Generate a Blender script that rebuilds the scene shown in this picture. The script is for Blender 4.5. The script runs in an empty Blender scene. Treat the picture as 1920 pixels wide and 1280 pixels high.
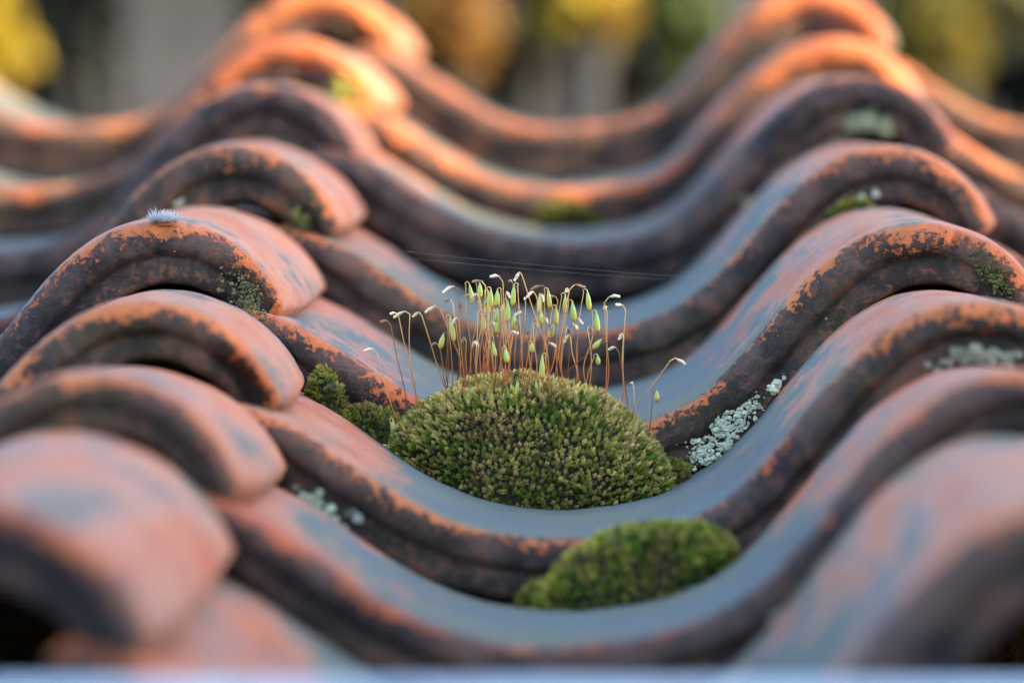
import bpy, math, random
import numpy as np
from mathutils import Vector, Matrix, noise as mnoise

# ------------------------------------------------------------------ frame of the place
W = 0.20                                   # cover width of one pantile
PITCH = math.radians(22)                   # roof pitch
ORIGIN = Vector((0, 0, 2.3))               # trough column, row in focus, crest plane
RM = Matrix.Translation(ORIGIN) @ Matrix.Rotation(PITCH, 4, 'X')   # roof-local -> world
sc = bpy.context.scene
col = sc.collection
R = random.Random(5)
NP = np.random.default_rng(5)

# ------------------------------------------------------------------ camera
FPX = 15240.0                              # focal length in 1920-px units
AX = math.radians(5.58); YAW = math.radians(0.52)
CAM = Vector((0.0128, -2.1828, 0.1808))    # roof-local
Fd = Vector((-math.sin(YAW) * math.cos(AX), math.cos(YAW) * math.cos(AX), -math.sin(AX)))
Rt = Fd.cross(Vector((0, 0, 1))).normalized()
Up = Rt.cross(Fd).normalized()
def at(px, py, v):                         # roof-local point seen at (px, py), at distance v up the slope
    d = Fd + Rt * ((px - 960) / FPX) - Up * ((py - 640) / FPX)
    return CAM + d * ((v - CAM.y) / d.y)
cam_data = bpy.data.cameras.new('camera'); cam = bpy.data.objects.new('camera', cam_data); col.objects.link(cam)
m = Matrix((Rt, Up, -Fd)).transposed().to_4x4(); m.translation = CAM
cam.matrix_world = RM @ m
cam_data.sensor_width = 36; cam_data.lens = FPX / 1920 * 36
cam_data.clip_start = 0.05; cam_data.clip_end = 2000
cam_data.dof.use_dof = True; cam_data.dof.focus_distance = 2.178; cam_data.dof.aperture_fstop = 15.0
sc.camera = cam

# ------------------------------------------------------------------ sky, sun, exposure
SUN = Vector((0.85, -0.346, 0.39)).normalized()       # towards the sun
world = bpy.data.worlds.new('World'); sc.world = world; world.use_nodes = True
wn = world.node_tree.nodes; wl = world.node_tree.links
sky = wn.new('ShaderNodeTexSky'); sky.sky_type = 'NISHITA'; sky.sun_disc = False
sky.sun_elevation = math.asin(SUN.z); sky.sun_rotation = math.atan2(SUN.x, SUN.y)
sky.air_density = 1.0; sky.dust_density = 1.6; sky.ozone_density = 1.2
wl.new(sky.outputs[0], wn['Background'].inputs[0]); wn['Background'].inputs[1].default_value = 0.15
sd = bpy.data.lights.new('sun', 'SUN'); sd.energy = 2.1; sd.angle = math.radians(0.6); sd.color = (1.0, 0.80, 0.42)
so = bpy.data.objects.new('sun', sd); col.objects.link(so)
so.rotation_euler = SUN.to_track_quat('Z', 'Y').to_euler()
vs = sc.view_settings; vs.view_transform = 'Standard'; vs.look = 'None'; vs.exposure = 3.1; vs.gamma = 1.0
sc.cycles.use_denoising = True

# ------------------------------------------------------------------ helpers
def mesh_obj(name, verts, faces, mat=None, parent=None, attrs=None, smooth=True):
    me = bpy.data.meshes.new(name)
    me.from_pydata([tuple(map(float, p)) for p in verts], [], [tuple(map(int, f)) for f in faces])
    for k, val in (attrs or {}).items():
        val = np.asarray(val, dtype=np.float32)
        if val.ndim == 1:
            a = me.attributes.new(k, 'FLOAT', 'POINT'); a.data.foreach_set('value', val)
        else:
            a = me.attributes.new(k, 'FLOAT_COLOR', 'POINT')
            a.data.foreach_set('color', np.c_[val, np.ones(len(val), dtype=np.float32)].ravel())
    if smooth: me.polygons.foreach_set('use_smooth', [True] * len(me.polygons))
    if mat: me.materials.append(mat)
    me.update()
    o = bpy.data.objects.new(name, me); col.objects.link(o)
    if parent: o.parent = parent
    return o
def empty(name, mat4):
    o = bpy.data.objects.new(name, None); col.objects.link(o); o.empty_display_size = 0.02
    o.matrix_world = mat4
    return o
def tag(o, label=None, cat=None, group=None, kind=None):
    if label: o['label'] = label
    if cat: o['category'] = cat
    if group: o['group'] = group
    if kind: o['kind'] = kind
    return o
def box(name, size, loc, mat, parent=None, rot=None):
    x, y, z = [c / 2 for c in size]; b = min(size) * 0.08
    import bmesh
    bm = bmesh.new(); bmesh.ops.create_cube(bm, size=1)
    for v in bm.verts: v.co = Vector((v.co.x * size[0], v.co.y * size[1], v.co.z * size[2]))
    bmesh.ops.bevel(bm, geom=bm.edges[:], offset=b, segments=2, affect='EDGES')
    me = bpy.data.meshes.new(name); bm.to_mesh(me); bm.free(); me.materials.append(mat)
    o = bpy.data.objects.new(name, me); col.objects.link(o); o.location = loc
    if rot: o.rotation_euler = rot
    if parent: o.parent = parent
    return o

class NT:                                  # small node-tree builder
    def __init__(s, name):
        s.mat = bpy.data.materials.new(name); s.mat.use_nodes = True
        s.t = s.mat.node_tree; s.b = s.t.nodes['Principled BSDF']
    def n(s, typ, **kw):
        nd = s.t.nodes.new('ShaderNode' + typ)
        for k, v in kw.items(): setattr(nd, k, v)
        return nd
    def put(s, sock, v):
        if isinstance(v, bpy.types.NodeSocket): s.t.links.new(v, sock)
        elif v is not None:
            if sock.type == 'RGBA' and len(v) == 3: v = (*v, 1)
            sock.default_value = v
    def math(s, op, a, b=None, c=None, clamp=False):
        nd = s.n('Math', operation=op, use_clamp=clamp)
        for i, v in enumerate((a, b, c)):
            if v is not None: s.put(nd.inputs[i], v)
        return nd.outputs[0]
    def noise(s, vec, scale, detail=4, rough=0.55, dist=0.0):
        nd = s.n('TexNoise'); s.put(nd.inputs['Vector'], vec)
        nd.inputs['Scale'].default_value = scale; nd.inputs['Detail'].default_value = detail
        nd.inputs['Roughness'].default_value = rough; nd.inputs['Distortion'].default_value = dist
        return nd.outputs[0]
    def step(s, v, a, b, lo=0.0, hi=1.0):
        nd = s.n('MapRange', interpolation_type='SMOOTHSTEP')
        s.put(nd.inputs[0], v)
        for i, q in enumerate((a, b, lo, hi)): s.put(nd.inputs[i + 1], q)
        return nd.outputs[0]
    def mix(s, f, a, b, mode='MIX'):
        nd = s.n('Mix', data_type='RGBA', blend_type=mode)
        s.put(nd.inputs[0], f); s.put(nd.inputs[6], a); s.put(nd.inputs[7], b)
        return nd.outputs[2]
    def attr(s, name): return s.n('Attribute', attribute_name=name)
    def bump(s, h, strength, dist, normal=None):
        nd = s.n('Bump'); nd.inputs['Strength'].default_value = strength; nd.inputs['Distance'].default_value = dist
        s.put(nd.inputs['Height'], h)
        if normal is not None: s.put(nd.inputs['Normal'], normal)
        return nd.outputs[0]
    def out(s, color=None, rough=None, normal=None, spec=None, **kw):
        if color is not None: s.put(s.b.inputs['Base Color'], color)
        if rough is not None: s.put(s.b.inputs['Roughness'], rough)
        if normal is not None: s.put(s.b.inputs['Normal'], normal)
        if spec is not None: s.put(s.b.inputs['Specular IOR Level'], spec)
        for k, v in kw.items(): s.put(s.b.inputs[k], v)
        return s.mat

def offset_coords(t):
    tc = t.n('TexCoord'); oi = t.n('ObjectInfo')
    cx = t.n('CombineXYZ')
    t.put(cx.inputs[0], t.math('MULTIPLY', oi.outputs['Random'], 7.3)); t.put(cx.inputs[1], t.math('MULTIPLY', oi.outputs['Random'], 3.1))
    va = t.n('VectorMath', operation='ADD'); t.put(va.inputs[0], tc.outputs['Object']); t.put(va.inputs[1], cx.outputs[0])
    return va.outputs[0], oi.outputs['Random']

# ------------------------------------------------------------------ materials
def tile_material():
    t = NT('weathered_terracotta')
    P, rnd = offset_coords(t)
    face = t.attr('face').outputs['Fac']; s = t.attr('s').outputs['Fac']
    grime = t.attr('grime').outputs['Fac']
    mp = t.n('Mapping'); t.put(mp.inputs[0], P); mp.inputs['Scale'].default_value = (1, 0.16, 1)
    nbig = t.noise(P, 16, 3); nmid = t.noise(P, 70, 6, 0.6); nfine = t.noise(P, 560, 6, 0.7); nmic = t.noise(P, 1500, 3, 0.6)
    nspk = t.noise(P, 420, 8, 0.78)
    nstr = t.noise(mp.outputs[0], 42, 5, 0.6)
    # fired clay
    clay = t.mix(t.step(nbig, 0.35, 0.65), (0.42, 0.088, 0.022), (0.52, 0.150, 0.042))
    clay = t.mix(t.step(nstr, 0.5, 0.72, 0, .7), clay, (0.33, 0.085, 0.038))
    clay = t.mix(t.step(nfine, 0.48, 0.72, 0.0, 0.6), clay, (0.26, 0.068, 0.034))
    clay = t.mix(t.math('MULTIPLY', rnd, 0.35), clay, (0.54, 0.17, 0.06))
    clay = t.mix(t.step(nspk, 0.55, 0.66, 0.0, 0.45), clay, (0.16, 0.06, 0.04))
    clay = t.mix(t.step(nmid, 0.46, 0.66, 0.0, 0.6), clay, (0.25, 0.066, 0.030))
    # weathered top: dusty film paled as sky sheen, sooty trough tinted as reflected sky
    top = t.step(face, 0.10, 0.42, 1.0, 0.0)
    dust_sheen = t.mix(t.math('MULTIPLY', t.step(nstr, 0.30, 0.58), t.math('MULTIPLY', top, 0.62)), clay, (0.40, 0.25, 0.19))
    tw = t.math('POWER', 2.718, t.math('MULTIPLY', t.math('POWER', t.math('DIVIDE', t.math('SUBTRACT', s, 0.05), 0.23), 2.0), -1.0))
    sm = t.math('ADD', t.math('MULTIPLY', tw, 0.46), t.math('ADD', nstr, t.math('MULTIPLY', t.math('SUBTRACT', nmid, 0.5), 0.35)))
    soot_sky = t.math('MULTIPLY', t.step(t.math('ADD', sm, t.math('MULTIPLY', t.math('SUBTRACT', nspk, 0.5), 0.45)), 0.53, 0.66), t.step(t.math('ADD', face, t.math('MULTIPLY', t.math('SUBTRACT', nmid, 0.5), 0.5)), 0.22, 0.42, 1.0, 0.0))
    c = t.mix(t.math('MULTIPLY', soot_sky, 0.9), dust_sheen, t.mix(t.step(nbig, .42, .62), t.mix(nfine, (0.030, 0.062, 0.066), (0.095, 0.165, 0.170)), t.mix(nfine, (0.045, 0.072, 0.050), (0.140, 0.190, 0.130))))
    grit = t.math('MULTIPLY', t.step(nspk, 0.54, 0.64, 0.0, 0.55), top)
    c = t.mix(grit, c, (0.075, 0.060, 0.050))
    pale = t.math('MULTIPLY', t.step(t.noise(P, 900, 3, .6), 0.66, 0.74, 0.0, 0.5), top)
    c = t.mix(pale, c, (0.34, 0.36, 0.32))
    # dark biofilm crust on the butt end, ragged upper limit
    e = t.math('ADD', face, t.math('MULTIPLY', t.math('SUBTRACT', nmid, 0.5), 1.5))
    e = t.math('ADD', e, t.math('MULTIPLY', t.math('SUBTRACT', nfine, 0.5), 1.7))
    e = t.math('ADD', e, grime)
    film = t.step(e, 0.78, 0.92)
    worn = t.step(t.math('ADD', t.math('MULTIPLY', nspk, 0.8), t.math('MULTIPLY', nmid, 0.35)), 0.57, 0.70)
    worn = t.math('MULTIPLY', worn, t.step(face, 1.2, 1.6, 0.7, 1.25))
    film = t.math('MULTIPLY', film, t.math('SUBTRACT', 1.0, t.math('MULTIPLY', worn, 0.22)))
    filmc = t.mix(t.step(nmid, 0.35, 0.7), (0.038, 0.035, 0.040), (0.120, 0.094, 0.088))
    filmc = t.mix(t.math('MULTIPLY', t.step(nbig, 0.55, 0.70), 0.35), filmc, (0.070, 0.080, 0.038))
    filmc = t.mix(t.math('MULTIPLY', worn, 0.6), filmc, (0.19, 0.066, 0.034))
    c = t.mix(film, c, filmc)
    # tiny pale lichen dots
    vo = t.n('TexVoronoi', feature='F1'); t.put(vo.inputs['Vector'], P); vo.inputs['Scale'].default_value = 190
    sep = t.n('SeparateColor'); t.put(sep.inputs[0], vo.outputs['Color'])
    dot = t.math('MULTIPLY', t.step(vo.outputs['Distance'], 0.04, 0.09, 1.0, 0.0), t.math('GREATER_THAN', sep.outputs[0], 0.90))
    dot = t.math('MULTIPLY', dot, t.step(face, 0.5, 0.9))
    c = t.mix(dot, c, (0.62, 0.64, 0.58))
    # relief
    h = t.math('ADD', t.math('MULTIPLY', t.math('ADD', nmic, t.math('MULTIPLY', nspk, 2.0)), 0.5), t.math('ADD', t.math('MULTIPLY', nfine, 0.8), t.math('MULTIPLY', film, t.math('MULTIPLY', nspk, 2.6))))
    nb = t.bump(h, 0.85, 0.0014)
    rough = t.math('ADD', t.math('ADD', 0.60, t.math('MULTIPLY', soot_sky, 0.02)), t.math('MULTIPLY', film, 0.20))
    rough = t.math('ADD', rough, t.math('MULTIPLY', t.math('SUBTRACT', nfine, 0.5), 0.25))
    return t.out(c, rough, nb, t.math('ADD', 0.27, t.math('MULTIPLY', film, -0.12)))
M_TILE = tile_material()

def leafy(name, rough=0.6, trans=0.0, sss=0.0):
    t = NT(name); c = t.attr('tint').outputs['Color']
    if trans:
        tr = t.n('BsdfTranslucent'); t.put(tr.inputs[0], c)
        mx = t.n('MixShader'); mx.inputs[0].default_value = trans
        t.t.links.new(t.b.outputs[0], mx.inputs[1]); t.t.links.new(tr.outputs[0], mx.inputs[2])
        t.t.links.new(mx.outputs[0], t.t.nodes['Material Output'].inputs[0])
    return t.out(c, rough, spec=0.18)
M_MOSS = leafy('moss_leaf', 0.55, 0.3)
M_SETA = leafy('moss_stalk', 0.45, 0.2)
M_CAPS = leafy('moss_capsule', 0.42, 0.25)
M_LICH = leafy('lichen_crust', 0.85)
M_LEAF = leafy('autumn_leaf', 0.5, 0.35)
M_FLUF = leafy('seed_fluff', 0.6, 0.5)

def plain(name, c1, c2, scale, rough=0.8, bumpd=0.003):
    t = NT(name); tc = t.n('TexCoord')
    a = t.noise(tc.outputs['Object'], scale, 6, 0.6); b = t.noise(tc.outputs['Object'], scale * 9, 4, 0.6)
    f = t.math('ADD', t.math('MULTIPLY', a, 0.7), t.math('MULTIPLY', b, 0.3))
    return t.out(t.mix(t.step(f, 0.35, 0.65), c1, c2), rough, t.bump(b, 0.5, bumpd))
M_WOOD = plain('old_timber', (0.10, 0.065, 0.04), (0.19, 0.13, 0.085), 14)
M_BARK = plain('grey_bark', (0.008, 0.008, 0.009), (0.020, 0.018, 0.021), 9, 0.9, 0.01)
M_SOIL = plain('leaf_litter', (0.002, 0.002, 0.002), (0.028, 0.026, 0.030), 13, 0.95, 0.02)
M_WALL = plain('lime_render', (0.30, 0.27, 0.23), (0.40, 0.36, 0.31), 2.5, 0.9, 0.004)
M_BRICK = plain('dull_brick', (0.22, 0.11, 0.075), (0.32, 0.17, 0.12), 6, 0.9, 0.004)

# ------------------------------------------------------------------ the pantile
PROF = np.array([(-.41, .160), (-.36, .150), (-.33, .140), (-.30, .126), (-.26, .102), (-.22, .076), (-.18, .052), (-.14, .031), (-.09, .012), (-.04, .003), (0, 0),
    (.05, .001), (.10, .005), (.15, .014), (.20, .034), (.24, .062), (.28, .104), (.32, .152), (.36, .198), (.40, .235), (.45, .265), (.50, .277),
    (.55, .274), (.59, .262), (.625, .240), (.65, .214), (.67, .184), (.683, .150)])
ZS = 1.02
_d = np.linspace(0, 1, 2001)
_arc = np.r_[0, np.cumsum(np.hypot(np.diff(PROF[:, 0]), np.diff(PROF[:, 1])))]; _arc /= _arc[-1]
_px = np.interp(_d, _arc, PROF[:, 0]); _pz = np.interp(_d, _arc, PROF[:, 1]) * ZS
_k = np.exp(-0.5 * (np.arange(-90, 91) / 32.0) ** 2); _k /= _k.sum()
def _sm(a):
    e = np.r_[2 * a[0] - a[90:0:-1], a, 2 * a[-1] - a[-2:-92:-1]]
    return np.convolve(e, _k, 'valid')
_px = _sm(_px); _pz = _sm(_pz)
ZMAX = _pz.max()
_nx = -np.gradient(_pz); _nz = np.gradient(_px); _l = np.hypot(_nx, _nz); _nx /= _l; _nz /= _l
TH = 0.0195                                # thickness in the trough
def prof(u):                               # u 0..1 along the section: x, z, normal, thickness, s
    x = np.interp(u, _d, _px); z = np.interp(u, _d, _pz)
    nx = np.interp(u, _d, _nx); nz = np.interp(u, _d, _nz)
    th = TH * np.interp(x, [-.40, -.25, .3, .5, .62, .68], [.70, 1, 1, .95, .84, .70])
    return x * W, (z - ZMAX) * W, nx, nz, th, x
def u_of_s(s): return np.interp(s, _px, _d)
LEN = 0.335
def ring():                                # (distance from the butt, depth below the top as a share of thickness, face code)
    L = [(v, 0.0, 0.0) for v in (LEN, .27, .20, .15, .11, .08, .055, .035, .022, .0145)]
    r, rv = 0.34, 0.0062
    for k in range(1, 8):
        a = k / 7 * math.pi / 2
        L.append((rv * (1 - math.sin(a)), r * (1 - math.cos(a)), 0.12 + 0.75 * k / 7))
    L += [(.0001, .42, .95), (.0005, .48, 1.02), (.0020, .535, 1.10), (.0026, .57, 1.15), (.0021, .61, 1.22), (.0019, .70, 1.38),
          (.0019, .80, 1.58), (.0021, .90, 1.78), (.0028, .97, 1.92), (.005, 1.0, 2.05), (.02, 1.0, 2.2), (.10, 1.0, 2.3), (LEN, 1.0, 2.4)]
    return L
RING = ring()
def tile_mesh(n, seed, grime, thick, zsc):
    u = np.linspace(0, 1, n)
    x, z, nx, nz, th, s = prof(u); th = th * thick / TH; z = z * zsc
    m_ = len(RING); V = np.zeros((n, m_, 3)); F = np.zeros((n, m_)); S = np.zeros((n, m_))
    tip = np.clip((s - .58) / .103, 0, 1)
    end = np.minimum(u, 1 - u) * 1.02                      # rounded long edges
    cap = np.clip(end / 0.012, 0, 1); cap = 0.45 + 0.55 * np.sqrt(1 - (1 - cap) ** 2)
    so = seed * 13.7
    wav = np.array([mnoise.noise(Vector((ss * 9, so, 1.0))) for ss in s])
    chip = np.array([mnoise.noise(Vector((ss * 38, so, 7.0))) for ss in s])
    for j, (v, h, f) in enumerate(RING):
        hh = (0.5 + (h - 0.5) * cap) * th
        vv = v + tip ** 3 * 0.0030 * (1 - min(v / 0.05, 1)) + wav * 0.0009 * (1 - min(v / 0.05, 1))
        groove = 1 + 0.7 * chip
        if 1.0 < f < 1.2: vv = vv - 0.0018 + 0.0018 * groove
        xs = x + tip * 0.005 * min(v / 0.05, 1) - nx * hh
        V[:, j, 0] = xs; V[:, j, 1] = vv; V[:, j, 2] = z - nz * hh
        F[:, j] = f; S[:, j] = s
    rc = random.Random(seed * 31 + 7)
    for _ in range(rc.randint(3, 6)):                      # chipped lip
        cs, cw, cd = rc.uniform(-.3, .66), rc.uniform(.006, .022), rc.uniform(.0006, .0022)
        g_ = np.exp(-((s - cs + .012 * np.sin(s * 260)) / cw) ** 4) * cd
        for j, (v, h, f) in enumerate(RING):
            if .1 < f < 1.05:
                V[:, j, 1] += g_ * (1 - abs(f - .6) / .7); V[:, j, 0] -= nx * g_ * .5 * (1 - abs(f - .6) / .7); V[:, j, 2] -= nz * g_ * .5 * (1 - abs(f - .6) / .7)
    brk = rc.uniform(0, .011) * (rc.random() < .6)         # broken tip
    for j, (v, h, f) in enumerate(RING):
        V[:, j, 1] += np.clip((s - .615 + .01 * np.sin(h * 9 + seed)) / .06, 0, 1) ** 1.5 * brk * (1 - min(v / .03, 1))
    warp = np.array([mnoise.noise(Vector((ss * 3.0, so, 21.0))) for ss in s])
    V[:, :, 2] += (warp * .0013)[:, None]
    D = np.zeros((n, m_))
    for i in range(n):
        for j in range(m_):
            p = Vector(V[i, j]); q = p * 26 + Vector((so, 0, 0))
            D[i, j] = 0.0008 * mnoise.noise(q) + 0.00028 * mnoise.noise(q * 4.1) + 0.00012 * mnoise.noise(q * 13)
    V[:, :, 0] += D * nx[:, None]; V[:, :, 2] += D * nz[:, None]; V[:, :, 1] += np.where((F > .4) & (F < 2), D * 1.2, 0)
    faces = []
    for i in range(n - 1):
        for j in range(m_ - 1):
            a = i * m_ + j
            faces.append((a, a + 1, a + m_ + 1, a + m_))
        faces.append((i * m_ + m_ - 1, i * m_, (i + 1) * m_, (i + 1) * m_ + m_ - 1))
    faces.append(tuple(range(m_ - 1, -1, -1))); faces.append(tuple((n - 1) * m_ + j for j in range(m_)))
    g = grime + 0.28 * np.exp(-((s - .27) / .12) ** 2) - 0.10 * np.exp(-((s - .52) / .10) ** 2) + 0.10 * np.exp(-((s + .05) / .15) ** 2)
    return V.reshape(-1, 3), faces, {'face': F.ravel(), 's': S.ravel(), 'grime': np.repeat(g, m_)}

# rows from the eave upwards: distance up the slope of each butt end, lift
ROWS = [('H', -.735), ('G', -.458), ('F', -.228), ('E', 0.0), ('D', .277), ('C', .553), ('B', .829), ('A', 1.104)]
RV = dict(ROWS)
LIFT = {'A': 0, 'B': 0, 'C': 0, 'D': 0, 'E': 0, 'F': 0, 'G': .0065, 'H': .0105, 'I': .013}
ZSC = {'F': 1.025, 'G': 1.045, 'H': 1.06}
THK = {'A': .021, 'B': .019, 'C': .0195, 'D': .019, 'E': .0185, 'F': .0162, 'G': .0145, 'H': .017, 'I': .017}
GRIME = {'A': .22, 'B': .20, 'C': .56, 'D': .36, 'E': .22, 'F': .27, 'G': .30, 'H': .34, 'I': .1}
TWEAK = {('C', 0): (.001, 0, .0035, .2), ('F', 0): (.0035, 0, 0, .1), ('G', 0): (.0025, 0, 0, -.2), ('E', -1): (-.0050, 0, 0, .3), ('D', -1): (.002, 0, 0, .8), ('F', -1): (.0025, 0, 0, 1.5), ('G', -1): (.003, 0, 0, .8), ('C', -1): (0, 0, 0, 1.0)}                                 # (row, column): (dx, dv, dn, yaw deg)
roof = empty('tiled_roof', RM)
tag(roof, 'weathered terracotta pantile roof in overlapping rows, dark crust on the butt ends', 'roof')
TILE = {}
for ri, (r, v) in enumerate(ROWS):
    gauge = (ROWS[ri + 1][1] - v) if ri + 1 < len(ROWS) else .275
    up = ROWS[min(ri + 1, len(ROWS) - 1)][0]
    tilt = math.atan((THK[up] + LIFT[r] - LIFT[up] - 0.0003) / gauge)
    for c in range(-2, 3):
        n = 170 if (r in 'EFD' and c in (-1, 0)) else (110 if c in (-1, 0, 1) else 60)
        seed = ri * 7 + c + 3
        sun_cut = .45 if r in 'AB' else 0  # sunlight put into the colour: less grime on the top rows' rolls
        V, Fc, At = tile_mesh(n, seed, GRIME[r] + R.uniform(-.05, .05), THK[r], ZSC.get(r, 1.0))
        At['grime'] = At['grime'] - sun_cut * np.clip((At['s'] - .25) / .15, 0, 1)
        o = mesh_obj('roof_tile', V, Fc, M_TILE, roof, At)
        dx, dv, dn, yaw = TWEAK.get((r, c), (R.uniform(-.0015, .0015), R.uniform(-.002, .002), R.uniform(-.0003, .0006), R.uniform(-.35, .35)))
        o.location = (c * W + dx, v + dv, LIFT[r] + dn + (.004 if r == 'A' else 0)); o['thick'] = THK[r]
        o.rotation_euler = (-tilt, 0, math.radians(yaw))
        TILE[(r, c)] = o
def on_tile(r, c, s, v=0.0, h=0.0):        # roof-local point and normal on a tile: v back from the butt, h share of thickness down
    o = TILE[(r, c)]; x, z, nx, nz, th, ss = prof(u_of_s(s)); th = th * THK[r] / TH; z = z * ZSC.get(r, 1.0)
    M = Matrix.LocRotScale(o.location, o.rotation_euler, None)
    p = M @ Vector((x - nx * h * th, v, z - nz * h * th))
    return p, (M.to_3x3() @ Vector((nx, 0, nz)))
# battens, rafters and the wall that carry the tiles
for r, v in ROWS:
    box('batten', (5 * W + .1, .038, .024), (0.03, v + .31, -.1175 - .004), M_WOOD, roof)
box('batten', (5 * W + .1, .038, .024), (0.03, -.735 + .08, -.1175), M_WOOD, roof)
for k in range(15):
    box('gap_blocking_board', (5 * W + .08, .146, .016), (0.03, -.63 + k * .15, -.146), M_WOOD, roof)  # boards added to block light so gaps under the tiles stay dark
for x in (-.42, .03, .48):
    box('rafter', (.05, 2.16, .08), (x, .40, -.196), M_WOOD, roof)
M_ZINC = plain('weathered_zinc', (0.22, 0.27, 0.33), (0.36, 0.42, 0.48), 30, 0.45, 0.0006)
gv = []; gf = []
sec = [(math.cos(a) * .052, math.sin(a) * .052) for a in np.linspace(0, -math.pi, 15)]
sec = [(.052, .014)] + sec + [(-.052, .006)] + [(-.052 + .005 * math.cos(a) - .005, .006 + .005 * math.sin(a)) for a in np.linspace(0, 1.7 * math.pi, 9)]
sec2 = [(a * .97, b + .0012) for a, b in sec[::-1]]
loop = sec + sec2
for xx in (-.56, .62):
    for a, b in loop: gv.append((xx, a, b))
nl = len(loop)
gf = [(k, (k + 1) % nl, nl + (k + 1) % nl, nl + k) for k in range(nl)] + [tuple(range(nl)), tuple(range(2 * nl - 1, nl - 1, -1))]
gut = mesh_obj('rain_gutter', gv, gf, M_ZINC, roof, smooth=False); gut['label'] = 'grey blue zinc rain gutter along the eaves'
gut.location = (0, -.785, -.0405); gut.rotation_euler = (-PITCH, 0, 0)
wy = (RM @ Vector((0, -.56, 0))); wy2 = (RM @ Vector((0, 1.35, 0)))
for p, lab in ((wy, 'low brick wall under the eaves side of the tiled roof'), (wy2, 'higher brick wall under the top side of the tiled roof')):
    hgt = p.z - .255
    w_ = box('shed_wall', (1.1, .11, hgt), (0.03, p.y, hgt / 2), M_BRICK)
    tag(w_, lab, 'wall')

# ------------------------------------------------------------------ moss
def shoot_template(rs):
    V = []; F = []; T = []                 # T: 0 base .. 1 leaf tip
    for k in range(12):
        lvl = k / 11
        az = k * 2.4 + rs.uniform(-.3, .3); el = math.radians(14 + 62 * lvl + rs.uniform(-12, 12))
        ln = 1.0 * rs.uniform(.8, 1.15) * (1.0 - .30 * lvl); z0 = .55 * lvl
        d = Vector((math.cos(az) * math.cos(el), math.sin(az) * math.cos(el), math.sin(el)))
        sd_ = Vector((-math.sin(az), math.cos(az), 0)); up = sd_.cross(d) * -1
        b = len(V); w_ = .17
        p0 = Vector((0, 0, z0)); curl = Vector((0, 0, .42)) - Vector((d.x, d.y, 0)) * .20
        for q, ww in ((0.0, .5), (.45, 1.0), (.8, .62)):
            cpt = p0 + d * ln * q + curl * q * q
            V += [cpt - sd_ * w_ * ww, cpt - up * .07, cpt + sd_ * w_ * ww]; T += [q] * 3
        V.append(p0 + d * ln + curl * 1.1); T.append(1.0)
        for i in (0, 3):
            F += [(b + i, b + i + 1, b + i + 4, b + i + 3), (b + i + 1, b + i + 2, b + i + 5, b + i + 4)]
        F += [(b + 6, b + 7, b + 9), (b + 7, b + 8, b + 9)]
    return np.array(V), F, np.array(T)
SHOOTS = [shoot_template(random.Random(40 + i)) for i in range(6)]
def dome_z(x, y, rx, ry, H, p=2.2):
    q = np.clip(1 - (np.abs(x / rx) ** p + np.abs(y / ry) ** p), 0, 1)
    return H * q ** 0.78
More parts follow.
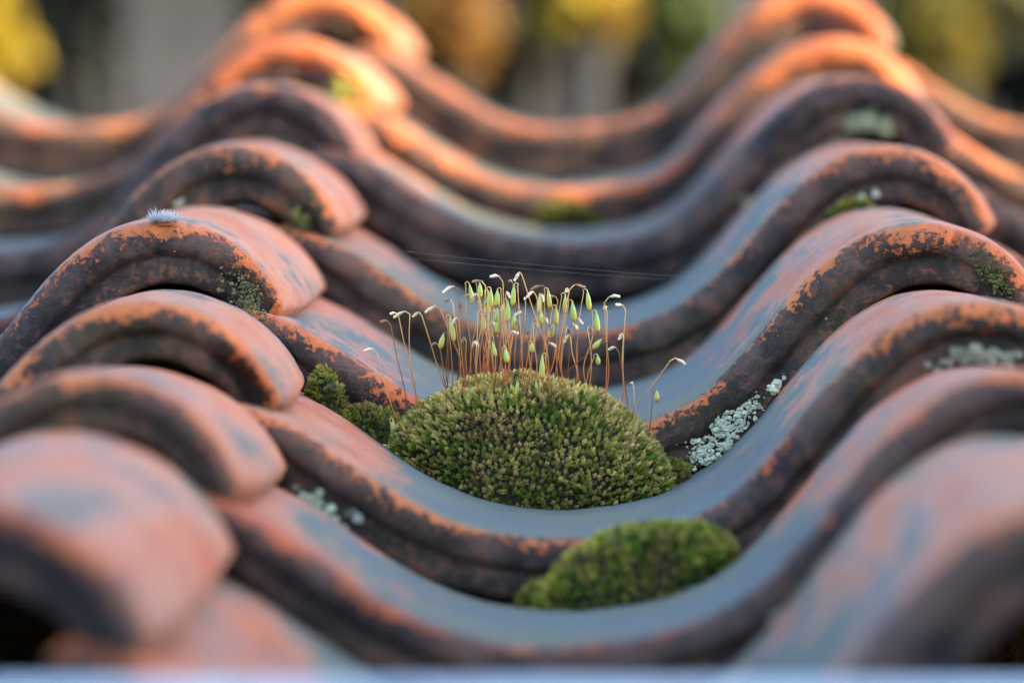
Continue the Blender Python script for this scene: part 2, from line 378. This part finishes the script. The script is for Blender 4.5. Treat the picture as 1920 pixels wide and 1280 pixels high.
def moss_shoots(name, parent, rx, ry, H, n, size, pal, seed, ground=None, low=0.0):
    """closely packed leafy shoots over a dome; local frame: z up, base at z=0"""
    rg = np.random.default_rng(seed); VV = []; FF = []; CC = []; base = 0
    pts = []; cell = {}; mind = size * 1.0
    for _ in range(n * 14):
        if len(pts) >= n: break
        a = rg.uniform(0, 2 * math.pi); rr = math.sqrt(rg.uniform(0, 1)) if rg.random() < .5 else rg.uniform(.8, 1.0)
        x = math.cos(a) * rr * rx; y = math.sin(a) * rr * ry
        zz = float(dome_z(x, y, rx, ry, H))
        if rr > .97: zz = rg.uniform(-.001, max(zz, .002))
        z = zz + 0.0020 * mnoise.noise(Vector((x * 75, y * 75, seed))) + 0.0009 * mnoise.noise(Vector((x * 300, y * 300, seed)))
        key = (int(x // mind), int(y // mind), int(z // mind)); ok = True
        for i in (-1, 0, 1):
            for j in (-1, 0, 1):
                for k in (-1, 0, 1):
                    for q in cell.get((key[0] + i, key[1] + j, key[2] + k), ()):
                        if (q[0] - x) ** 2 + (q[1] - y) ** 2 + (q[2] - z) ** 2 < mind * mind: ok = False
        if ok: cell.setdefault(key, []).append((x, y, z)); pts.append((x, y, z))
    e = 2e-4
    for (x, y, z) in pts:
        nx_ = -(dome_z(x + e, y, rx, ry, H) - dome_z(x - e, y, rx, ry, H)) / (2 * e)
        ny_ = -(dome_z(x, y + e, rx, ry, H) - dome_z(x, y - e, rx, ry, H)) / (2 * e)
        nv = Vector((float(np.clip(nx_, -6, 6)), float(np.clip(ny_, -6, 6)), 1)).normalized()
        nv = (nv * 1.0 + Vector((0, 0, .35)) + Vector(rg.normal(0, .22, 3))).normalized()
        M = nv.to_track_quat('Z', 'Y').to_matrix() @ Matrix.Rotation(rg.uniform(0, 6.28), 3, 'Z')
        tv, tf, tt = SHOOTS[rg.integers(0, len(SHOOTS))]
        k = size * rg.uniform(.75, 1.25)
        g0 = ground(x) if ground else 0
        P = tv @ np.array(M).T * k + np.array([x, y, z + g0]) - np.array(nv) * k * .45
        big = mnoise.noise(Vector((x * 55, y * 55, z * 55 + seed))) * .5 + .5
        t0 = np.clip(big * .8 + rg.normal(0, .30) + .28 * (z / max(H, 1e-4)) - .17, 0, 1)
        green, olive, tan = [np.array(q) for q in pal]
        body = green * (1 - t0) + olive * t0
        body = body * rg.uniform(.5, 1.45)
        dead = mnoise.noise(Vector((x * 110 + 9, y * 110, z * 110 + seed)))
        if dead > .28: body = body * .35 + np.array((.20, .12, .045)) * .65 * rg.uniform(.6, 1.3)
        tipc = body * 1.15 * (1 - t0) + tan * t0 * rg.uniform(.6, 1.3)
        w_ = tt[:, None] ** 1.6
        CC.append(body * (1 - w_) + tipc * w_)
        VV.append(P); FF += [tuple(i + base for i in f) for f in tf]; base += len(P)
    # core underneath, coloured near black to deepen the shade between shoots
    nu, nr = 40, 10; core = []; cf = []
    for i in range(nr + 1):
        for j in range(nu):
            a = j / nu * 2 * math.pi; rr = min(i / (nr - 1), 1) * .98
            x = math.cos(a) * rr * rx; y = math.sin(a) * rr * ry
            core.append((x, y, float(dome_z(x, y, rx, ry, H)) * .97 - .0012 - (.012 if i == nr else 0) + (ground(x) if ground else 0)))
    for i in range(nr):
        for j in range(nu):
            a = base + i * nu + j; b = base + i * nu + (j + 1) % nu
            cf.append((a, b, b + nu, a + nu))
    VV.append(np.array(core)); CC.append(np.tile([.008, .010, .004], (len(core), 1)))
    o = mesh_obj(name, np.concatenate(VV), FF + cf, M_MOSS, parent, {'tint': np.concatenate(CC)})
    o['kind'] = 'stuff'
    return o
PAL = ((.115, .190, .018), (.31, .28, .034), (1.0, .78, .36))
PALG = ((.085, .15, .014), (.22, .21, .022), (.46, .40, .12))
PALL = tuple(tuple(q * 1.35 for q in c_) for c_ in PALG)
def trough_z(r, c, vback):                 # height of a tile's upper surface across the trough, roof-local
    def f(xl): return on_tile(r, c, float(xl) / W - c, vback)[0].z
    return f
def moss_on(name_lab, r, s, vback, rx, ry, H, n, size, pal, seed, group=None, c=0):
    p, _ = on_tile(r, c, s, vback)
    root = empty('moss_cushion', RM @ Matrix.Translation(p))
    tag(root, name_lab, 'moss', group)
    f = trough_z(r, c, vback)
    moss_shoots('leafy_shoots', root, rx, ry, H, n, size, pal, seed, lambda x: f(x + p.x) - p.z)
    return root, p
# the big cushion in the trough, against the butt end of row E
VB = .228 - .020                           # measured back from row F's butt
moss, MP = moss_on('large domed olive green moss cushion in the trough, bristling with stalked capsules', 'F', -.026, VB, .0380, .033, .0338, 7200, .00128, PAL, 11)
DOME = (.0380, .033, .0338); dome_g = trough_z('F', 0, VB)
moss_on('small bright green moss ball tucked under the chipped tile tip', 'F', -.296, .228 - .012, .0056, .0070, .0120, 280, .0013, PALG, 12)
moss_on('low dark green moss fringe beside the large domed cushion', 'F', -.222, .228 - .008, .0112, .009, .0105, 620, .0014, PALG, 13)
moss_on('low moss skirt on the lichen side of the large domed cushion', 'F', .135, .228 - .008, .0105, .009, .0070, 330, .0014, PALG, 17)
moss_on('rounded soft green moss cushion alone in the next trough down the roof', 'G', .108, .230 - .014, .0240, .016, .0180, 1300, .0016, PALL, 14)
moss_on('tiny green moss tuft at the foot of the rounded soft cushion', 'G', .000, .230 - .006, .0065, .006, .0055, 120, .0014, PALG, 18)
moss_on('thin green moss film low on a butt end high up the roof', 'C', .025, .276 - .004, .0135, .0025, .0105, 260, .0016, PALG, 15)
moss_on('dark green moss patch with pale specks under an arched tile roll', 'E', .475, .277 - .003, .0070, .003, .0035, 90, .0013, PALG, 16)

# sporophytes, positions read in a window 660..1320 x 480..960 at 2.667x
def zp(zx, zy, v): return at(660 + zx / 2.667, 480 + zy / 2.667, v)
def tube(path, radii, sides=5):
    V = []; F = []
    n = len(path)
    ref = Vector((0.3, 1, 0.1)).normalized()
    for i, p in enumerate(path):
        d = (path[min(i + 1, n - 1)] - path[max(i - 1, 0)]).normalized()
        a = d.cross(ref).normalized(); b = d.cross(a)
        for k in range(sides):
            t_ = k / sides * 2 * math.pi
            V.append(p + (a * math.cos(t_) + b * math.sin(t_)) * radii[i])
    for i in range(n - 1):
        for k in range(sides):
            q = i * sides + k; q2 = i * sides + (k + 1) % sides
            F.append((q, q2, q2 + sides, q + sides))
    F.append(tuple(range(sides - 1, -1, -1))); F.append(tuple((n - 1) * sides + k for k in range(sides)))
    return V, F
def cr(pts, n):                            # Catmull-Rom
    P = [pts[0]] + list(pts) + [pts[-1]]; out = []
    for i in range(1, len(P) - 2):
        for k in range(n):
            t_ = k / n; a, b, c_, d = P[i - 1], P[i], P[i + 1], P[i + 2]
            out.append(0.5 * ((2 * b) + (c_ - a) * t_ + (2 * a - 5 * b + 4 * c_ - d) * t_ ** 2 + (3 * b - a - 3 * c_ + d) * t_ ** 3))
    out.append(pts[-1]); return out
def dome_base(x, v):                       # point on the big cushion (roof-local)
    xl, yl = x - MP.x, v - MP.y
    return Vector((x, v, MP.z + dome_g(x) - MP.z + float(dome_z(xl, yl, *DOME)) - .001))
inv = Matrix.Translation(-MP)
def sporophyte(top, base, cap_end, dry, rs):
    """top: where the stalk bends over; cap_end: free end of the capsule"""
    L = (top - base).length
    side = Vector((rs.uniform(-1, 1), rs.uniform(-.6, .6), 0)) * L * .085
    mid1 = base.lerp(top, .33) + side; mid2 = base.lerp(top, .70) + side * rs.uniform(-.2, 1.0)
    path = cr([base, mid1, mid2, top], 7)
    if dry:
        hook = top.lerp(cap_end, .30) + Vector((0, 0, .0009)); path = path + [hook]
        start = hook
    else:
        dirx = 1 if cap_end.x >= top.x else -1
        hk = [top + Vector((-dirx * .0002, 0, .0005)), top + Vector((dirx * .00035, 0, .0009)), top + Vector((dirx * .0009, 0, .0006))]
        path = path + hk; start = hk[-1]
        cap_end = cap_end + Vector((dirx * .0005, 0, 0))
    n = len(path)
    rad = [.000145 - .00003 * i / n for i in range(n)]
    V, F = tube(path, rad)
    hue = rs.uniform(.8, 1.15); cols = []
    lo = np.array((.50, .12, .035)) * hue; hi = np.array((.78, .52, .19)) * hue
    if rs.random() < .15: lo = np.array((.16, .05, .035)); hi = np.array((.34, .16, .07))
    for i in range(n):
        t_ = min(1, i / n * 1.15) ** 1.3
        cols += [lo * (1 - t_) + hi * t_] * 5
    st = mesh_obj('sporophyte', [inv @ p for p in V], F, M_SETA, moss, {'tint': np.array(cols)})
    ax = cap_end - start; ln = ax.length
    if dry:
        prof_ = [(0, .00016), (.15, .0002), (.3, .00034), (.5, .00046), (.7, .00040), (.82, .00030), (.9, .00042), (1.0, .00028)]
        bend = Vector((0, 0, -.0008 * rs.uniform(.2, 1.6)))
    else:
        ln_ = ln; wd = min(max(.00075, .10 * ln), .00108) * rs.uniform(.82, 1.10)
        prof_ = [(0, .00014), (.08, .00026), (.2, .00050), (.35, .00080), (.55, 1e-3), (.75, .00098), (.86, .00080), (.905, .00060), (.93, .00056), (.97, .00034), (1.0, .00008)]
        prof_ = [(q, r_ * wd / 1e-3) for q, r_ in prof_]; bend = Vector((0, 0, 0))
    cp = [start + ax * q + bend * q * q for q, _ in prof_]
    if dry:
        cp = [p + Vector((rs.uniform(-1, 1), rs.uniform(-1, 1), rs.uniform(-1, 1))) * .00012 for p in cp]
    V, F = tube(cp, [r_ for _, r_ in prof_], 8)
    cols = []
    rp = rs.random(); g1 = np.array((.48 + .16 * rp, .66 - .08 * rp, .12)) * rs.uniform(.8, 1.15); g2 = np.array((.64, .64 - .12 * rp, .10)); lid = np.array((.70, .28, .04)); dr = np.array((.80, .70, .52)) * rs.uniform(.75, 1.15)
    if dry and rs.random() < .2: dr = np.array((.35, .22, .12))
    top_g = np.array((.32 + .14 * rp, .52, .22))
    for q, _ in prof_:
        if dry: cc = dr * (0.8 + .5 * q)
        elif q > .9: cc = lid
        else: cc = top_g * (1 - q) + (g1 * (1 - q) + g2 * q) * q
        cols += [cc] * 8
    o = mesh_obj('capsule', [inv @ p for p in V], F, M_CAPS, None, {'tint': np.array(cols)})
    o.parent = st
    if not dry: o['label'] = 'plump pale green hanging capsule with orange lid'
    else: o['label'] = 'dry shrivelled whitish capsule'
GREEN = [(575,145,597,240),(628,140,632,210),(672,185,672,295),(683,170,688,260),(738,175,735,255),(822,150,812,255),(768,230,768,335),
 (645,295,650,375),(705,285,705,375),(740,300,735,390),(738,265,730,330),(820,300,818,370),(470,395,450,465),(480,310,482,395),(490,340,500,430),
 (950,200,945,295),(970,175,980,265),(1055,200,1055,290),(1090,235,1103,330),(1165,180,1180,278),(1010,260,1010,350),(1020,345,1000,415),
 (935,280,935,345),(1210,285,1220,385),(1260,425,1212,465),(690,440,710,505),(758,470,765,535),(890,440,890,485),(962,500,960,620),
 (1218,505,1222,545),(838,630,835,695),(933,630,932,720),(1513,680,1515,730),(195,825,195,885)]
DRY = [(455,163,535,170),(602,120,668,150),(562,195,640,205),(692,92,755,130),(785,120,808,155),(812,105,850,95),(895,157,975,165),(985,200,1030,225),
 (1165,148,1090,165),(1070,165,1085,185),(1338,188,1262,235),(1320,240,1368,270),(1262,250,1276,290),(462,215,505,240),(365,272,440,262),(305,292,350,300),
 (208,298,290,290),(192,280,235,310),(142,322,195,350),(62,460,128,490),(630,425,605,460),(400,432,440,465),(540,268,548,235),(500,325,535,322),
 (865,200,868,240),(880,368,885,400),(1285,455,1335,480),(1335,405,1358,400),(1670,530,1590,525),(1395,630,1410,670),(745,258,762,262),(600,190,640,215),(640,255,690,250)]
BASE = {(142,322):268,(192,280):322,(208,298):346,(305,292):480,(62,460):250,(365,272):575,(1670,530):1375,(1320,240):1408,(1338,188):1262,(1513,680):1478,
        (195,825):222,(1285,455):1385,(1335,405):1330,(1395,630):1420,(455,163):520,(400,432):480,(1260,425):1020,(1262,250):1268,(812,105):985}
rs = random.Random(3)
for k in range(22):
    a_ = rs.uniform(530, 1180); b_ = rs.uniform(170, 440) + abs(a_ - 830) * .2; DRY.append((a_ + rs.choice((-1, 1)) * rs.uniform(15, 45), b_ + rs.uniform(-12, 8), a_, b_))
def x_at(zx, v): return zp(zx, 600, v).x
for (a, b, c_, d) in GREEN:
    bx_ = BASE.get((a, b), (a - 800) * .92 + 800 + rs.uniform(-45, 45))
    vv = MP.y + (rs.uniform(-.010, .014) if 520 < a < 1150 and b < 470 else rs.uniform(-.004, .006))
    if b >= 470 and 520 < a < 1150: vv = MP.y - rs.uniform(.006, .014)
    top = zp(a - 6 if c_ >= a else a + 6, b, vv + rs.uniform(-.004, .004)); end = zp(c_, d, top.y)
    sporophyte(top, dome_base(x_at(bx_, vv), vv), end, False, rs)
for (a, b, c_, d) in DRY:
    bx_ = BASE.get((a, b), (c_ - 800) * .90 + 800 + rs.uniform(-50, 50))
    vv = MP.y + (rs.uniform(-.010, .014) if 520 < c_ < 1150 else rs.uniform(-.003, .006))
    top = zp(c_, d, vv + rs.uniform(-.004, .004)); end = zp(a, b, top.y + rs.uniform(-.002, .002))
    sporophyte(top, dome_base(x_at(bx_, vv), vv), end, True, rs)

# ------------------------------------------------------------------ lichens
ICO_V = None
def ico():
    import bmesh
    bm = bmesh.new(); bmesh.ops.create_icosphere(bm, subdivisions=2, radius=1)
    v = np.array([p.co[:] for p in bm.verts]); f = [tuple(q.index for q in fc.verts) for fc in bm.faces]; bm.free()
    return v, f
IV, IF = ico()
def lichen(label, pts, size, colr, seed, group=None):
    """pts: list of (point, normal) in roof-local; a crust of small warty granules"""
    rg = np.random.default_rng(seed)
    o0 = pts[0][0]; VV = []; FF = []; CC = []; b = 0
    for p, n in pts:
        k = size * min(2.2, rg.lognormal(-.25, .45))
        q = IV * np.array([rg.uniform(.8, 1.3), rg.uniform(.7, 1.0), rg.uniform(.7, 1.1)]) * k
        q = q * (1 + rg.normal(0, .20, (len(q), 1)))
        VV.append(q + np.array(p - o0)); FF += [tuple(i + b for i in f) for f in IF]; b += len(q)
        CC.append(np.tile(np.array(colr) * rg.uniform(.65, 1.15), (len(q), 1)) * (1 + rg.normal(0, .06, (len(q), 1))))
    o = mesh_obj('lichen_patch', np.concatenate(VV), FF, M_LICH, None, {'tint': np.concatenate(CC)}, smooth=False)
    o.matrix_world = RM @ Matrix.Translation(o0)
    return tag(o, label, 'lichen', group)
def face_cloud(r, c, blobs, n, seed):      # granules scattered over a butt end: blobs of (s, h, ds, dh)
    rg = random.Random(seed); out = []
    for k in range(n):
        s0, h0, ds, dh = blobs[k % len(blobs)]
        s_ = s0 + rg.gauss(0, ds); h_ = min(.985, max(.1, h0 + rg.gauss(0, dh)))
        p, nn = on_tile(r, c, s_, .0012 if h_ > .6 else .001, h_)
        out.append((p, Vector((0, -1, 0))))
    return out
PALE = (.56, .60, .50); GREENISH = (.20, .235, .15)
lichen('crusty pale grey green lichen on the butt end right beside the large moss cushion', face_cloud('E', 0, [(.186, .84, .007, .07), (.196, .74, .008, .08), (.205, .86, .008, .06), (.214, .60, .006, .08), (.226, .52, .008, .09), (.236, .66, .008, .08), (.222, .72, .012, .10), (.246, .60, .006, .06), (.215, .55, .025, .16)], 540, 21), .00046, (.46, .51, .41), 21)
lichen('single round pale lichen button higher up the same butt end as the crusty lichen', face_cloud('E', 0, [(.272, .66, .003, .030)], 26, 22), .00060, PALE, 22)
lichen('pale green lichen crust under the arch of a tile roll high up the roof', face_cloud('C', 0, [(.53, .85, .03, .10), (.59, .92, .02, .06)], 110, 23), .00085, GREENISH, 23)
lichen('pale spot of lichen on the rising flank of a dark butt end', face_cloud('C', 0, [(.285, .80, .006, .12), (.275, .9, .006, .1)], 50, 24), .0009, GREENISH, 24)
lichen('pale green lichen clump below a tile roll at the foot of a butt end', face_cloud('F', 0, [(-.245, .86, .014, .08), (-.225, .93, .012, .05)], 100, 25), .0009, (.34, .42, .32), 25)
lichen('creamy lichen smear along the underside of a blurred tile roll', face_cloud('F', 0, [(.50, .9, .03, .06), (.54, .9, .03, .05)], 110, 26), .00085, (.22, .23, .18), 26)
lichen('round pale lichen blotch on a dark butt end near the eaves', face_cloud('G', 0, [(.235, .62, .006, .06)], 34, 27), .0008, (.36, .38, .35), 27)
lichen('faint grey lichen blotch beside the round pale one', face_cloud('G', 0, [(.30, .70, .012, .06)], 45, 28), .0009, (.30, .33, .28), 28)
lichen('two tiny white lichen dots above a green moss patch', face_cloud('D', 0, [(.463, .78, .003, .03), (.497, .78, .003, .03)], 18, 29), .0006, (.34, .38, .33), 29)
lichen('small pale lichen dot on an arched butt end behind the seed fluff', face_cloud('D', -1, [(.40, .62, .003, .03)], 12, 30), .0005, (.36, .38, .30), 30)
lichen('small white lichen speck beside the mid line of a trough butt end', face_cloud('F', 0, [(-.205, .60, .004, .04)], 12, 31), .0005, (.34, .37, .35), 31)
lichen('greenish crust on the chipped tip of a sharp arched tile', face_cloud('E', -1, [(.655, .45, .014, .16), (.672, .6, .006, .15)], 380, 32), .00030, (.13, .14, .07), 32)
lichen('dark green algae crust on the shoulder of a sharp tile roll', face_cloud('E', 0, [(.62, .35, .012, .08), (.640, .5, .012, .08)], 420, 33), .00028, (.075, .09, .03), 33)
lichen('yellow green lichen on the sunlit tip of a tile high up the roof', face_cloud('B', -1, [(.66, .6, .014, .2), (.69, .8, .008, .1)], 120, 34), .0008, (.38, .36, .08), 34)
lichen('olive lichen hanging under a blurred chipped tile tip', face_cloud('D', -1, [(.665, .75, .006, .1)], 60, 35), .0006, (.11, .11, .04), 35)

# ------------------------------------------------------------------ seed fluff on the crest of the sharp left tile
p, _ = on_tile('E', -1, .520, .004); p.z -= .0012
rsf = random.Random(9); V = []; F = []; CC = []
fl = empty('seed_fluff', RM @ Matrix.Translation(p)); tag(fl, 'tuft of white hairy seed fluff on the crest of a sharp orange tile', 'seed fluff')
for k in range(320):
    b0 = Vector((rsf.uniform(-.0034, .0034), rsf.gauss(0, .0011), .0010)); d = Vector((rsf.gauss(.05, .55), rsf.gauss(0, .5), 1)).normalized() * rsf.uniform(.0012, .0034) * (1.05 + .6 * mnoise.noise(Vector((b0.x * 700, 3.3, 0))))
    vv_, ff_ = tube([b0, b0 + d * .5, b0 + d + Vector((0, 0, -.0002))], [.00010, .00008, .00005], 3)
    q = len(V); V += vv_; F += [tuple(i + q for i in f) for f in ff_]; CC += [(.60, .63, .65)] * len(vv_)
hairs = mesh_obj('hair_tuft', V, F, M_FLUF, fl, {'tint': np.array(CC)}); hairs['kind'] = 'stuff'
q = IV * np.array([.0028, .0014, .0008]) * (1 + .12 * NP.normal(size=(len(IV), 1))); 
mesh_obj('husk', q + np.array([.0005, 0, .0003]), IF, M_LICH, fl, {'tint': np.tile([.36, .12, .05], (len(q), 1))})

# ------------------------------------------------------------------ spider threads
t = NT('spider_silk'); M_SILK = t.out((.30, .32, .35), 0.3)
for (a, b, sag, lab) in (((600, 452, -.02), (1330, 522, .03), 6, 'long fine spider thread stretched across the trough above the capsules'), ((640, 470, .0), (1250, 524, .05), 4, 'lower fine spider thread stretched across the trough above the capsules')):
    A = at(*a); B = at(*b); pth = [A.lerp(B, k / 24) - Vector((0, 0, sag * .00014 * 4 * (k / 24) * (1 - k / 24))) for k in range(25)]
    V, F = tube(pth, [.000015] * 25, 4)
    o = mesh_obj('spider_thread', [v - A for v in V], F, M_SILK); o.matrix_world = RM @ Matrix.Translation(A)
    tag(o, lab, 'spider thread')

# ------------------------------------------------------------------ ground and the bank behind
def terrain(x, y):
    k = np.clip((y - 2.8) / 7.0, 0, 1); k = k * k * (3 - 2 * k)
    far = np.clip((y - 14) / 60, 0, 1)
    return k * 8.0 + far * 18 + 0.12 * np.sin(x * 1.3 + y * .4) * k + .25 * np.sin(x * .31 + 1.0) * k
xs = np.concatenate([np.linspace(-400, -20, 12), np.linspace(-16, 16, 65), np.linspace(20, 400, 12)]); ys = np.concatenate([np.linspace(-400, -12, 10), np.linspace(-8, 30, 120), np.linspace(35, 500, 14)])
X, Y = np.meshgrid(xs, ys); Z = terrain(X, Y)
nxg = len(xs); G = np.c_[X.ravel(), Y.ravel(), Z.ravel()]
GF = [(j * nxg + i, j * nxg + i + 1, (j + 1) * nxg + i + 1, (j + 1) * nxg + i) for j in range(len(ys) - 1) for i in range(nxg - 1)]
g_ = mesh_obj('ground', G, GF, M_SOIL); g_['kind'] = 'structure'

# ------------------------------------------------------------------ shrubs and trees on the bank
def bush(name, label, cat, centre, radii, n, leaf, pal, seed, stems=5, group=None, trunk=None):
    rg = np.random.default_rng(seed); base = Vector((centre.x, centre.y, float(terrain(centre.x, centre.y))))
    root = empty(name, Matrix.Translation(base)); tag(root, label, cat, group)
    d = rg.normal(size=(n, 3)); d /= np.linalg.norm(d, axis=1)[:, None]
    rr = rg.uniform(.35, 1, n) ** .6
    lump = np.array([.75 + .5 * mnoise.noise(Vector(q * 2.2) + Vector((seed, 0, 0))) for q in d])
    C = d * (rr * lump)[:, None] * np.array(radii) + np.array(centre - base)
    u = rg.normal(size=(n, 3)); u /= np.linalg.norm(u, axis=1)[:, None]
    w_ = np.cross(u, rg.normal(size=(n, 3))); w_ /= np.linalg.norm(w_, axis=1)[:, None]
    L = leaf * rg.uniform(.6, 1.3, n)[:, None]
    nn = np.cross(u, w_)
    V = np.stack([C - u * L * .5, C + w_ * L * .30 + nn * L * .06, C + u * L * .55, C - w_ * L * .30 + nn * L * .06], 1).reshape(-1, 3)
    F = [(4 * i, 4 * i + 1, 4 * i + 2) for i in range(n)] + [(4 * i, 4 * i + 2, 4 * i + 3) for i in range(n)]
    pk = np.array(pal)[rg.integers(0, len(pal), n)] * rg.uniform(.7, 1.25, (n, 1))
    mesh_obj('foliage', V, F, M_LEAF, root, {'tint': np.repeat(pk, 4, axis=0)}, smooth=False)['kind'] = 'stuff'
    for k in range(stems):
        e = Vector((rg.normal() * radii[0] * .4, rg.normal() * radii[1] * .4, (centre - base).z + radii[2] * .3))
        pth = cr([Vector((rg.normal() * .04, rg.normal() * .04, -.1)), e * .45 + Vector((rg.normal() * .06, 0, 0)), e], 5)
        th = trunk or .018
        V_, F_ = tube(pth, [th * (1 - .75 * i / len(pth)) for i in range(len(pth))], 7)
        mesh_obj('trunk' if trunk else 'stem', V_, F_, M_BARK, root)
    return root
def far(px, py, dist):                     # world point in a viewing direction, dist metres away
    d = Fd + Rt * ((px - 960) / FPX) - Up * ((py - 640) / FPX)
    return RM @ (CAM + d * dist)
YEL = [(.33, .23, .012), (.36, .27, .016), (.17, .13, .02)]; ORA = [(.20, .09, .02), (.14, .06, .015), (.24, .14, .03)]
DRK = [(.004, .007, .004), (.006, .010, .005), (.004, .005, .005)]; OLV = [(.11, .10, .03), (.08, .085, .025), (.15, .13, .04), (.10, .09, .07)]
def grown(px, py, dist, *a, **k): return bush(a[0], a[1], a[2], far(px, py, dist), *a[3:], **k)
grown(-60, 60, 7.2, 'autumn_shrub', 'yellow leaved shrub at the edge of a dark hollow', 'shrub', (.06, .10, .09), 900, .035, YEL, 51)
grown(135, 30, 8.2, 'evergreen_shrub', 'near black evergreen shrub beside the yellow leaved one', 'shrub', (.055, .14, .16), 2200, .035, DRK, 52)
grown(835, 40, 7.4, 'autumn_shrub', 'brown and orange shrub behind the sunlit tile tip', 'shrub', (.050, .08, .075), 900, .035, ORA, 53)
grown(1015, -40, 8.4, 'evergreen_shrub', 'narrow black evergreen shrub behind the middle trough', 'shrub', (.038, .10, .115), 1600, .03, DRK, 54)
grown(1100, 20, 7.0, 'autumn_shrub', 'golden orange leaf cluster above the middle trough', 'shrub', (.045, .05, .032), 700, .03, YEL[:2] + ORA[:1], 55)
grown(1165, 150, 8.0, 'evergreen_shrub', 'low dark evergreen shrub beside the right tile rise', 'shrub', (.05, .10, .045), 1500, .03, DRK, 56)
grown(1260, 40, 8.6, 'olive_shrub', 'dull olive shrub behind the right tile rise', 'shrub', (.06, .10, .08), 900, .04, [(.07, .09, .03), (.05, .07, .02)], 57)
grown(1740, 60, 7.6, 'olive_shrub', 'sunny yellow olive shrub beside the high right tile roll', 'shrub', (.055, .08, .12), 900, .04, YEL[2:] + OLV[:1], 58)
grown(1870, 20, 8.2, 'olive_shrub', 'large pale olive brown shrub on the bank to the right', 'shrub', (.10, .12, .10), 1500, .05, OLV, 59)
grown(1930, 165, 8.0, 'evergreen_shrub', 'dark evergreen shrub low at the foot of the pale olive one', 'shrub', (.05, .10, .035), 1200, .03, DRK, 60)
grown(560, 60, 7.9, 'olive_shrub', 'dark brown green shrub hidden behind the high left tile roll', 'shrub', (.07, .10, .10), 1300, .04, [(.03, .03, .012), (.05, .04, .015)], 64)
grown(960, 130, 8.3, 'evergreen_shrub', 'dark green shrub low behind the middle trough', 'shrub', (.05, .08, .05), 1200, .035, [(.012, .014, .008), (.025, .022, .012)], 65)
for px, dist, sd_, lab in ((330, 8.5, 61, 'slim grey barked tree with sparse yellow leaves behind the left trough'), (935, 8.7, 62, 'slim grey barked tree with orange leaves behind the middle trough'), (1690, 8.9, 63, 'slim grey barked tree with green leaves behind the right tile roll')):
    c_ = far(px, -900, dist); gz = float(terrain(c_.x, c_.y)); c_.z = gz + 3.0
    bush('tree', lab, 'tree', c_, (.9, .9, 1.0), 3500, .07, {61: YEL, 62: ORA, 63: OLV}[sd_], sd_, stems=1, trunk=.032)

# ------------------------------------------------------------------ house-shaped block added out of view to shade the lower rows
hs = empty('shade_house', Matrix.Translation((5.5, -7.12, 0)))
tag(hs, 'added unseen block shading the lower rows of the tiled roof', 'shade caster')
box('wall', (3.0, 10.0, 6.4), (0, 0, 3.2), M_WALL, hs)
box('roof', (3.2, 10.0, .25), (0, 0, 6.5), M_BRICK, hs)
